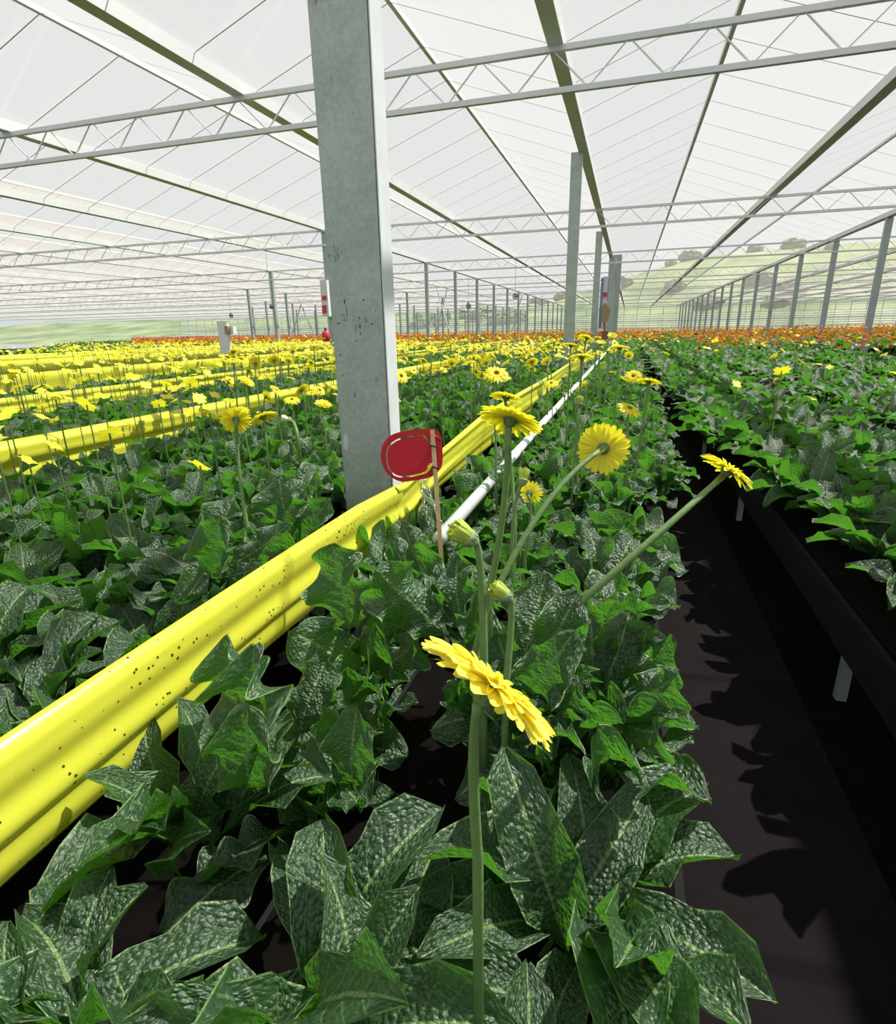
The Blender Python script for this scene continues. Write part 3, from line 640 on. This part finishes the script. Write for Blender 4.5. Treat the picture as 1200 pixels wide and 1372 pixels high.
def flower(head, normal, base, label, kind='open', size=.105, mid=None, srad=.0042, group=None, single=False, material=None, n=10, spin=None):
    """stem from base to head; normal = the way the open face looks"""
    base_px = base; foot = Vector((base.x, base.y, .53)); foot_drop = base.z > .57
    if foot_drop: base = foot
    normal = normal.normalized(); root = empty('gerbera_flower' if kind not in ('bud', 'pale') else 'gerbera_bud', base, label, 'flower' if kind not in ('bud', 'pale') else 'flower bud', group)
    k = size/.105*(1.55 if kind in ('bud', 'pale') and not single else 1); q = normal.to_track_quat('Z', 'Y').to_matrix().to_4x4() @ Matrix.Rotation(spin if spin is not None else R.uniform(0, 6), 4, 'Z')
    back = head-normal*.015*k
    if mid is None: mid = back.lerp(base_px, .30)+Vector((R.uniform(-.01, .01), R.uniform(-.01, .01), 0)); mid = mid-normal*.05*k
    pts = bez(back, mid, base_px, n)+([foot] if foot_drop else []); m = MB(); rads = [srad*(1+.35*i/n) for i in range(len(pts))]; rads[0] = srad*1.25
    m.tube([p-base for p in pts], rads, 10 if n >= 10 else 6); m.obj('stem', STEM, root, True)
    hm = q.copy(); hm.translation = head-base
    if kind in ('bud', 'pale'): c_ = link('calyx', CALB, root)
    else: c_ = link('calyx', CAL, root)
    c_.matrix_local = hm @ Matrix.Scale(k, 4)
    if single:
        kk = {'pale': 'bud'}.get(kind, kind); L = {'bud': .034, 'half': .045}.get(kk, .050)*k; r0 = (.0135 if kk == 'bud' else .011)*k; dk = k*(.6 if kk == 'bud' else 1)
        d_ = link('flower_head', DSC, root); d_.matrix_local = hm @ Matrix.Translation((0, 0, .003*k)) @ Matrix.Scale(dk, 4)
        rr_ = random.Random(int(head.x*1000)); pms = [petal_mesh(s, material or PETAL, 7, 4, .33 if material == PETAL_SUNLIT else .25 if kk == 'open' else .2, -.22 if kk == 'bud' else .25) for s in (1, 2, 3)]
        inv = (hm @ Matrix.Translation((0, 0, .003*k)) @ Matrix.Scale(dk, 4)).inverted()
        for a, el, l, z in head_specs(rr_, L, kk):
            o = link('petal', pms[rr_.randrange(3)], d_); o.matrix_local = inv @ hm @ petal_matrix(a, el, l, z, r0)
    else:
        ms_ = HEADS[kind]; o = link('flower_head', ms_[R.randrange(len(ms_))], root); o.matrix_local = hm @ Matrix.Scale(k, 4)
        if kind in ('open', 'flat', 'half'):
            d_ = link('disc', DSC, o); d_.matrix_local = Matrix.Translation((0, 0, .003))
    return root
CZ = .55
def fl(px, py, s, nrm, basepx, label, kind='open', head=.105, **kw):
    """s = apparent size in pixels; nrm in camera axes (right, up, towards camera); basepx = where the stem vanishes"""
    d = kw.pop('d', F*head/s); bd = kw.pop('bd', None)
    H = at(px, py, d); 
    if basepx is None: B = Vector((H.x+R.uniform(-.05, .05), H.y+R.uniform(-.05, .05), CZ))
    else:
        r_ = ray(*basepx); B = at(*basepx, bd) if bd else at(*basepx, d*1.02)
        if B.z > CZ:      # carry on down to the crown of a plant
            pass
    if 'midpx' in kw: x_, y_, dd = kw.pop('midpx'); kw['mid'] = at(x_, y_, dd)
    return flower(H, camdir(*nrm), B, label, kind, head, **kw)
# --- hero flowers
fl(657, 922, 190, (.62, .76, -.22), (640, 1150), 'largest yellow gerbera at the bottom of the photo seen from the side', 'open', .125, d=.50, bd=.60, midpx=(628, 1000, .53), single=True, material=PETAL_SUNLIT, srad=.0044, spin=.3)
fl(684, 562, 80, (.30, .93, -.16), (636, 875), 'yellow gerbera in front of the near strip on a tall upright stem', 'open', .105, bd=1.16, midpx=(682, 700, 1.08), single=True, srad=.0055)
fl(678, 532, 40, (.2, .93, -.0), (690, 700), 'yellow gerbera behind and just above the one before the near strip', 'open', .095, midpx=(685, 620, 1.9))
fl(808, 601, 62, (.32, .18, -.93), (655, 812), 'yellow gerbera showing its round back and green calyx on a slanting stem', 'open', .108, bd=1.22, midpx=(728, 650, 1.24), single=True, srad=.0056)
fl(627, 720, 38, (-.80, .52, .28), (648, 880), 'half-open green-yellow gerbera bud nodding left beside the white pipe', 'bud', .105, d=.95, bd=1.02, midpx=(646, 735, .97), single=True, material=PETAL_BUD, srad=.0056)
fl(676, 797, 27, (-.75, .55, .2), (677, 920), 'small green-yellow gerbera bud nodding left below the half-open one', 'bud', .082, d=.98, bd=1.02, midpx=(689, 812, 1.0), single=True, material=PETAL_BUD, srad=.005)
fl(709, 661, 34, (.35, .30, -.6), (703, 745), 'small yellow gerbera beneath the tall upright one, facing away', 'half', .085, midpx=(716, 690, 1.9))
fl(700, 643, 18, (.2, .9, -.1), (685, 748), 'small green gerbera bud just above the low yellow gerbera', 'bud', .06, d=1.5, midpx=(688, 660, 1.5), srad=.004)
fl(975, 630, 70, (.5, .7, .2), (768, 815), 'yellow gerbera at the far right on a long stem slanting in from the bed', 'open', .105, bd=1.10, midpx=(905, 695, 1.05), srad=.0056)
fl(843, 547, 30, (.2, .6, .5), (840, 620), 'yellow gerbera with a dark centre above the round-backed one', 'flat', .10, midpx=(842, 580, 2.5))
H_ = [(741, 520, 9, (.1, .9, 0), 'bud', 'thin stemmed green bud between the strip and the bright opening bud'), (756, 530, 9, (-.2, .9, 0), 'bud', 'small green bud just left of the bright opening bud'),
 (789, 505, 9, (.2, .9, 0), 'bud', 'small green bud below the broad gerbera at the strip end'), (764, 512, 8, (0, .9, .1), 'bud', 'tiny green bud under the broad gerbera at the strip end'),
 (752, 548, 9, (.3, .9, 0), 'bud', 'low green bud near the white pipe below the strip end'), (820, 500, 9, (.1, .9, .1), 'half', 'tiny half-open gerbera left of the face-on flower at the right'),
 (790, 560, 10, (.3, .8, 0), 'bud', 'green bud above the round-backed gerbera'), (733, 485, 16, (-.3, .7, -.4), 'half', 'green-yellow gerbera beside the near strip edge'), (734, 499, 10, (0, .9, 0), 'bud', 'small dark bud below the gerbera beside the strip edge'),
 (765, 463, 21, (.2, .93, .1), 'open', 'yellow gerbera overlapping the foot of the post right of centre'), (779, 478, 30, (.05, .96, .1), 'open', 'broad yellow gerbera at the end of the near strip'),
 (786, 453, 21, (.35, .88, .1), 'open', 'yellow gerbera right of the post, highest of the cluster'), (800, 452, 10, (0, .9, .2), 'open', 'tiny yellow gerbera left of the brown crate'),
 (804, 461, 15, (0, .8, .5), 'half', 'greenish yellow gerbera below the brown crate'), (820, 451, 14, (0, .5, .6), 'half', 'yellow gerbera right of the brown crate'),
 (823, 460, 12, (.2, .5, .7), 'open', 'small yellow gerbera under the one right of the brown crate'), (814, 471, 14, (0, .95, .1), 'open', 'small yellow gerbera left of the flat wide one'),
 (830, 466, 25, (.05, .96, .1), 'open', 'flat wide yellow gerbera right of the cluster'), (842, 477, 13, (.3, .7, -.5), 'half', 'greenish gerbera turned away below the flat wide one'),
 (798, 474, 12, (.1, .9, .3), 'open', 'small yellow gerbera over the end of the strip'), (848, 504, 21, (-.25, .45, .8), 'open', 'yellow gerbera with its face to the camera at the right'),
 (869, 511, 30, (.15, .97, .1), 'open', 'wide flat yellow gerbera seen edge-on at the right'), (724, 529, 12, (.1, .9, 0), 'bud', 'green bud against the near yellow strip'),
 (773, 525, 10, (.1, .9, 0), 'bud', 'grey green bud above the bright bud'), (776, 540, 18, (.1, .8, .3), 'bud', 'bright green opening bud under the end of the strip'),
 (808, 495, 9, (.1, .9, 0), 'bud', 'tiny green bud below the cluster at the right'), (892, 475, 9, (.4, .7, .2), 'half', 'small yellow gerbera near the right photo edge'),
 (665, 500, 31, (.05, .62, .75), 'flat', 'round open yellow gerbera facing the camera left of the near strip'),
 (316, 562, 36, (-.25, .5, -.6), 'open', 'yellow gerbera with drooping petals at the left photo edge'), (322, 549, 22, (.1, .8, .4), 'open', 'yellow gerbera just behind the drooping one at the left edge'),
 (386, 563, 20, (-.9, .35, .1), 'pale', 'pale nodding bud turned left in the bed before the second strip'), (413, 592, 12, (-.2, .8, .4), 'bud', 'small opening green yellow bud low left of the pillar'),
 (404, 523, 20, (-.6, .6, -.2), 'open', 'yellow gerbera nearest the left side of the pillar'), (356, 532, 17, (.4, .5, -.6), 'half', 'yellow gerbera leaning right in front of the second strip'),
 (370, 524, 11, (0, .95, .1), 'pale', 'round white bud in front of the second strip'), (348, 589, 9, (.7, .4, .5), 'bud', 'tiny green bud on a bent stem at the left'),
 (537, 504, 20, (.5, .3, .7), 'open', 'yellow gerbera half hidden by the right side of the pillar'), (559, 549, 7, (-.6, .4, .2), 'pale', 'tiny nodding bud right of the pillar'),
 (578, 467, 15, (.1, .6, .6), 'open', 'yellow gerbera above the second strip, left one'), (576, 496, 12, (-.3, .6, -.3), 'half', 'small yellow gerbera in front of the second strip'),
 (594, 495, 11, (.4, .6, .6), 'flat', 'small pale yellow gerbera right below the second strip'), (605, 487, 16, (0, .7, -.5), 'half', 'yellow gerbera facing away at the second strip'),
 (628, 486, 19, (-.2, .9, .3), 'open', 'yellow gerbera in a pair left of the round open one, lower'), (635, 477, 18, (.2, .9, .3), 'open', 'yellow gerbera in a pair left of the round open one, upper'),
 (641, 465, 11, (.1, .5, .7), 'open', 'small yellow gerbera above the pair'), (652, 486, 18, (-.3, .6, -.5), 'half', 'dull yellow gerbera turned away beside the round open one'),
 (656, 473, 12, (0, .7, .3), 'open', 'small yellow gerbera behind the dull turned one'), (676, 474, 10, (0, .8, .3), 'open', 'small yellow gerbera above and right of the round open one'),
 (702, 476, 10, (-.1, .5, .6), 'open', 'small yellow gerbera left of the post right of centre'), (716, 469, 11, (0, .5, .7), 'open', 'small yellow gerbera just left of the post right of centre'),
 (742, 458, 12, (.1, .9, .2), 'open', 'small yellow gerbera higher left of the post right of centre'),
 (342, 487, 17, (0, .3, -.7), 'open', 'yellow gerbera seen from behind before the third strip'), (312, 483, 20, (0, .8, .4), 'open', 'yellow gerbera at the left edge before the third strip'),
 (323, 482, 18, (.2, .7, .5), 'open', 'second yellow gerbera from the left edge before the third strip'), (333, 497, 16, (.5, .5, -.3), 'open', 'yellow gerbera leaning down right before the third strip'),
 (367, 483, 15, (-.2, .5, -.6), 'open', 'yellow gerbera turned away left of the middle before the third strip'), (376, 479, 12, (.2, .8, .3), 'open', 'yellow gerbera close behind the turned away one'),
 (387, 484, 12, (.1, .6, -.4), 'open', 'small yellow gerbera right of the turned away pair'), (413, 493, 15, (-.1, .9, .1), 'open', 'yellow gerbera close left of the pillar at the third strip'),
 (398, 478, 10, (-.3, .9, .1), 'open', 'small yellow gerbera over the third strip'), (421, 466, 14, (.2, .7, .5), 'open', 'yellow gerbera near the pillar above the third strip')]
for px, py, s_, nrm, kd, lab in H_:
    hd = {'bud': .06, 'pale': .065}.get(kd, .10)
    b_ = None; kw = {}
    if s_ < 12 and kd not in ('bud', 'pale'): hd = .09
    if px == 386: b_ = (404, 655); kw['midpx'] = (401, 560, 2.45); kw['srad'] = .006; hd = .075
    if px == 316: b_ = (330, 700); kw['midpx'] = (316, 610, 2.2); kw['srad'] = .006
    if px == 348: b_ = (345, 620); kw['midpx'] = (343, 590, 4.5)
    d_ = F*hd/s_
    H3 = at(px, py, d_)
    if H3.z < .70: d_ = d_*(.80/(1.5-H3.z)); hd = s_*d_/F
    fl(px, py, s_, nrm, b_, lab, kd, hd, d=d_, n=6 if s_ < 20 else 10, srad=kw.pop('srad', .0046), **kw)
# --- field flowers
rr = random.Random(5)
LOWH = []
def lowhead(seed, n=9):
    r_ = random.Random(seed); V = [(0, 0, .004)]; Fs = []
    V2 = []; 
    for k in range(n*2):
        a = math.pi*k/n; q = .05 if k % 2 == 0 else .036; V2.append((q*math.cos(a), q*math.sin(a), .006*math.sin(a*3+seed)-.004))
    V += V2; Fs = [(0, 1+k, 1+(k+1) % (2*n)) for k in range(2*n)]
    V = np.array(V); return V, np.zeros((len(V), 2)), np.array(Fs)
LH = [lowhead(1), lowhead(2, 8)]
def lowstem():
    V = []; 
    for z in (0, -.6):
        for k in range(3): V.append((.004*math.cos(k*2.09), .004*math.sin(k*2.09), z))
    Fs = []
    for k in range(3): q = (k+1) % 3; Fs += [(k, q, q+3), (k, q+3, k+3)]
    return np.array(V), np.zeros((6, 2)), np.array(Fs)
LS = [lowstem()]
cand = []
tries = 0
while tries < 1900:
    tries += 1
    y = 1.5+32*rr.random()**1.25; x = rr.uniform(-.85*y-3, .25*y+2)
    if .1 < x < .9 and y < 12: continue
    if x > -.9 and y < 4.2: continue
    z = rr.gauss(1.13, .09)
    px, py, d = proj((x, y, z))
    if x > .9 and rr.random() < .72: continue
    if x > -3.3 and x < -1 and rr.random() < .45 and y < 8: continue
    if -1.3 < x < -.85 and 2 < y < 3: continue
    if py > 560 and 300 < px < 900: continue
    if -1.1 < x < .2 and rr.random() < .6: continue
    if 560 < px < 900 and py > 520 and rr.random() < .9: continue
    cand.append((x, y, z, px, py, d))
cand.sort(key=lambda q: q[5])
ind = 0; sh = []; ss = []
for x, y, z, px, py, d in cand:
    nrm = Vector((rr.gauss(.2, .5), rr.gauss(.1, .5), 1)).normalized()
    if ind < 215 and 300 < px < 900 and 386 < py < 986:
        ind += 1
        if x > .5: lab, gp = 'yellow gerbera right of the aisle', 'yellow gerberas right of the aisle'
        elif x > -.9: lab, gp = 'yellow gerbera along the near bed', 'yellow gerberas along the near bed'
        elif x > -3.6: lab, gp = 'yellow gerbera between near and second strips', 'yellow gerberas between the first two strips'
        elif x > -6.3: lab, gp = 'yellow gerbera between second and third strips', 'yellow gerberas between second and third strips'
        else: lab, gp = 'yellow gerbera beyond the third strip', 'yellow gerberas beyond the third strip'
        kd = rr.choice(('open', 'open', 'open', 'half', 'flat')); lab = {'open': 'full ', 'half': 'half-open ', 'flat': 'flat-faced '}[kd]+lab+where(px, d)
        flower(Vector((x, y, z)), nrm, Vector((x+rr.uniform(-.06, .06), y+rr.uniform(-.06, .06), CZ)), lab, kd, rr.uniform(.085, .11), None, .0036, gp, n=5)
    else:
        A = np.array(nrm.to_track_quat('Z', 'Y').to_matrix())*rr.uniform(.9, 1.15); sh.append((rr.randrange(2), A, np.array((x, y, z)))); ss.append((0, np.eye(3), np.array((x, y, z-.005))))
def far_heads(n, y0, y1, xf, zc=1.18, scale=1.1, pw=1.0, sg=.08):
    out = []
    for k in range(n):
        y = y0+(y1-y0)*rr.random()**pw; x = xf(y)
        if x is None or x < XL+1 or x > XR-1: continue
        nrm = Vector((rr.gauss(.2, .5), rr.gauss(-.1, .5), 1)).normalized()
        A = np.array(nrm.to_track_quat('Z', 'Y').to_matrix())*rr.uniform(.85, 1.2)*scale; out.append((rr.randrange(2), A, np.array((x, y, rr.gauss(zc, sg)))))
    return out
sh += far_heads(1500, 11, 27, lambda y: rr.uniform(-.95*y-6, -.36*y), 1.10, 1.0)
sh += far_heads(260, 10, 17, lambda y: rr.uniform(-.3*y, -.06*y), 1.10, 1.0)
tag(scatter('yellow_gerbera_blooms', LH, sh, PETAL), 'mass of small yellow gerbera blooms across the middle distance', 'flowers', kind='stuff')
tag(scatter('gerbera_stems', LS, ss, STEM), 'mass of thin green gerbera stems in the middle distance', 'stems', kind='stuff')
oh = far_heads(8000, 21, 106, lambda y: rr.uniform(-.42*y, .6*y), 1.16, 1.15, 1.5)
oh += far_heads(600, 14, 21, lambda y: rr.uniform(.1*y, .6*y), 1.12, 1.0)
oh += far_heads(2600, 26, 45, lambda y: rr.uniform(-1.0*y, -.40*y), 1.14, 1.15, 1.1)
tag(scatter('orange_gerbera_blooms', LH, oh, ORANGE), 'broad belt of orange gerbera blooms in the far distance', 'flowers', kind='stuff')
rh = far_heads(4200, 40, 106, lambda y: rr.uniform(-1.0*y, -.40*y), 1.18, 1.4, 1.1)
tag(scatter('red_gerbera_blooms', LH, rh, RED), 'thin belt of red gerbera blooms before the far wall on the left', 'flowers', kind='stuff')
# ------------------------------------------------------------------ hand placed foreground plants
def hero_leaf(root, base, tip, width, seed, side=(1, 0, 0), sag=.15, cup=.35, wav=.22, crk=.015, nm='leaf'):
    """a leaf from base to tip (world points). side: camera-axes direction of the blade's width; sag: how far it arches off the chord"""
    L = (tip-base).length; ax = (tip-base).normalized(); s_ = camdir(*side); s_ = (s_-ax*s_.dot(ax)).normalized(); up = s_.cross(ax)
    V, UVs, Fs = leaf_grid(seed, 22, 56, 0, 0, cup, wav*1.3, crk*.8, width/L*.60, 0, .6)
    out = []
    for x, y, z in V:
        arch = sag*4*y*(1-y)*L
        out.append(tuple(base-root.location+ax*(y*L)+s_*(x*L)+up*(z*L+arch)))
    return link(nm, uvmesh('leaf', out, UVs, Fs, LEAF), root)
def hero(label, loc, leaves):
    root = empty('gerbera_plant', loc, label, 'plant')
    for i, (b_, t_, wd_, sd_, sag, cup, wav) in enumerate(leaves): hero_leaf(root, at(*b_), at(*t_), wd_, 100+i*7+int(abs(b_[0])), sd_, sag, cup, wav)
    return root
#   (base px,py,depth), (tip px,py,depth), width, side, sag, cup, wave
hero('gerbera plant with a large puckered leaf overlapping the lower edge of the near strip', at(480, 900, 1.5), [
    ((470, 866, 1.43), (445, 728, 1.40), .18, (.96, -.15, .25), -.04, .22, .20),
    ((490, 900, 1.50), (525, 815, 1.45), .10, (1, .2, .3), .08, .5, .30),
    ((490, 905, 1.50), (388, 845, 1.35), .16, (.3, .8, -.3), .12, .2, .2),
    ((490, 905, 1.50), (500, 835, 1.30), .07, (.9, .2, -.3), .10, 1.2, .2),
    ((490, 905, 1.50), (560, 850, 1.40), .13, (.3, .9, -.1), .12, .3, .2),
    ((495, 915, 1.50), (470, 895, 1.25), .10, (.9, .2, -.3), .15, .3, .2)])
hero('gerbera plant at the bottom left with curled bright green leaf edges', at(400, 1010, 1.12), [
    ((390, 1000, 1.12), (343, 862, 1.02), .15, (.95, -.05, .45), .14, .55, .30),
    ((375, 1010, 1.15), (305, 850, 1.10), .18, (.85, -.3, .3), .05, .25, .20),
    ((395, 1000, 1.15), (437, 883, 1.18), .12, (.95, .3, .2), .06, -.15, .12),
    ((340, 1060, 1.05), (333, 944, .92), .125, (.98, .1, .1), .10, .3, .14),
    ((478, 1060, 1.05), (478, 944, .96), .10, (.98, -.1, .2), .12, .25, .12),
    ((395, 1000, 1.10), (430, 945, .98), .09, (.6, .7, .1), .1, .9, .3),
    ((400, 1010, 1.15), (460, 900, 1.25), .10, (.4, .8, .3), .1, .4, .2)])
hero('gerbera plant under the wooden stick with a wide folded leaf pointing left', at(625, 870, 1.40), [
    ((618, 868, 1.38), (503, 762, 1.28), .17, (.45, -.80, -.25), .10, .55, .26),
    ((620, 870, 1.42), (540, 700, 1.56), .12, (.95, .3, .4), .08, .4, .30),
    ((622, 865, 1.42), (522, 712, 1.50), .07, (.95, .4, .4), .12, .4, .30),
    ((625, 865, 1.42), (612, 742, 1.50), .12, (.95, .1, .4), .12, .4, .30),
    ((625, 870, 1.42), (700, 770, 1.55), .12, (.9, .2, .3), .12, .4, .25),
    ((620, 872, 1.38), (640, 790, 1.30), .11, (.9, .3, -.2), .12, .4, .25),
    ((625, 885, 1.40), (592, 925, 1.15), .10, (.6, .7, .2), .15, .3, .2),
    ((625, 885, 1.40), (630, 905, 1.10), .09, (.9, .2, .2), .15, .3, .2)])
hero('gerbera plant whose broad pale veined leaf stands up right of the small nodding bud', at(700, 930, 1.20), [
    ((697, 900, 1.15), (732, 768, 1.20), .115, (.95, .15, .25), .05, .12, .12),
    ((705, 925, 1.15), (775, 790, 1.10), .10, (.9, -.4, .2), .12, .3, .2),
    ((700, 925, 1.15), (770, 845, 1.02), .11, (.8, -.5, .2), .22, .3, .2),
    ((700, 930, 1.15), (665, 850, 1.20), .09, (.9, .1, .3), .1, .5, .2),
    ((705, 935, 1.15), (780, 900, .98), .09, (.4, .8, .1), .16, .5, .25),
    ((700, 930, 1.15), (625, 905, 1.02), .09, (.4, .8, .1), .12, .4, .25),
    ((705, 935, 1.15), (745, 975, .88), .08, (.8, .4, .1), .16, .5, .25)])
hero('gerbera plant with long glossy leaves reaching to the right photo edge', at(800, 960, 1.15), [
    ((800, 950, 1.15), (900, 850, 1.12), .10, (.4, .8, -.2), .18, .35, .25),
    ((790, 900, 1.20), (872, 838, 1.15), .08, (.3, .9, .1), .10, .2, .2),
    ((800, 950, 1.15), (845, 818, 1.22), .10, (.9, -.1, .2), .10, .4, .25),
    ((800, 950, 1.15), (790, 820, 1.25), .11, (1, 0, .3), .10, .5, .25),
    ((805, 955, 1.12), (905, 905, 1.0), .10, (.3, .9, .1), .14, .5, .25),
    ((800, 960, 1.12), (800, 975, .85), .09, (.9, .3, .1), .2, .5, .25),
    ((800, 955, 1.15), (735, 880, 1.15), .09, (.9, .2, .2), .15, .5, .25),
    ((810, 960, 1.12), (880, 960, .90), .09, (.5, .8, .1), .2, .5, .25)])
hero('gerbera plant left of the big pillar with a tall dark crinkled leaf', at(400, 730, 2.0), [
    ((400, 740, 2.0), (375, 637, 1.98), .20, (.95, -.1, .3), .08, .15, .2),
    ((402, 735, 2.0), (442, 668, 1.90), .12, (.7, -.6, .2), .1, .4, .2),
    ((400, 735, 2.0), (425, 630, 2.2), .14, (.9, .3, .2), .1, .5, .2),
    ((400, 735, 2.0), (335, 690, 1.9), .11, (.4, .8, .1), .1, .3, .2),
    ((400, 740, 2.0), (450, 620, 2.3), .13, (.9, .2, .2), .1, .5, .25)])
hero('gerbera plant at the left photo edge just above the near strip', at(300, 770, 1.75), [
    ((285, 770, 1.75), (385, 705, 1.66), .12, (.3, .9, .1), .10, .6, .25),
    ((285, 775, 1.75), (320, 660, 1.85), .13, (.9, .2, .2), .1, .4, .2),
    ((285, 775, 1.75), (295, 690, 1.6), .13, (.9, .1, .2), .1, .4, .2),
    ((290, 775, 1.75), (345, 760, 1.65), .08, (.3, .9, .1), .1, .4, .2)])
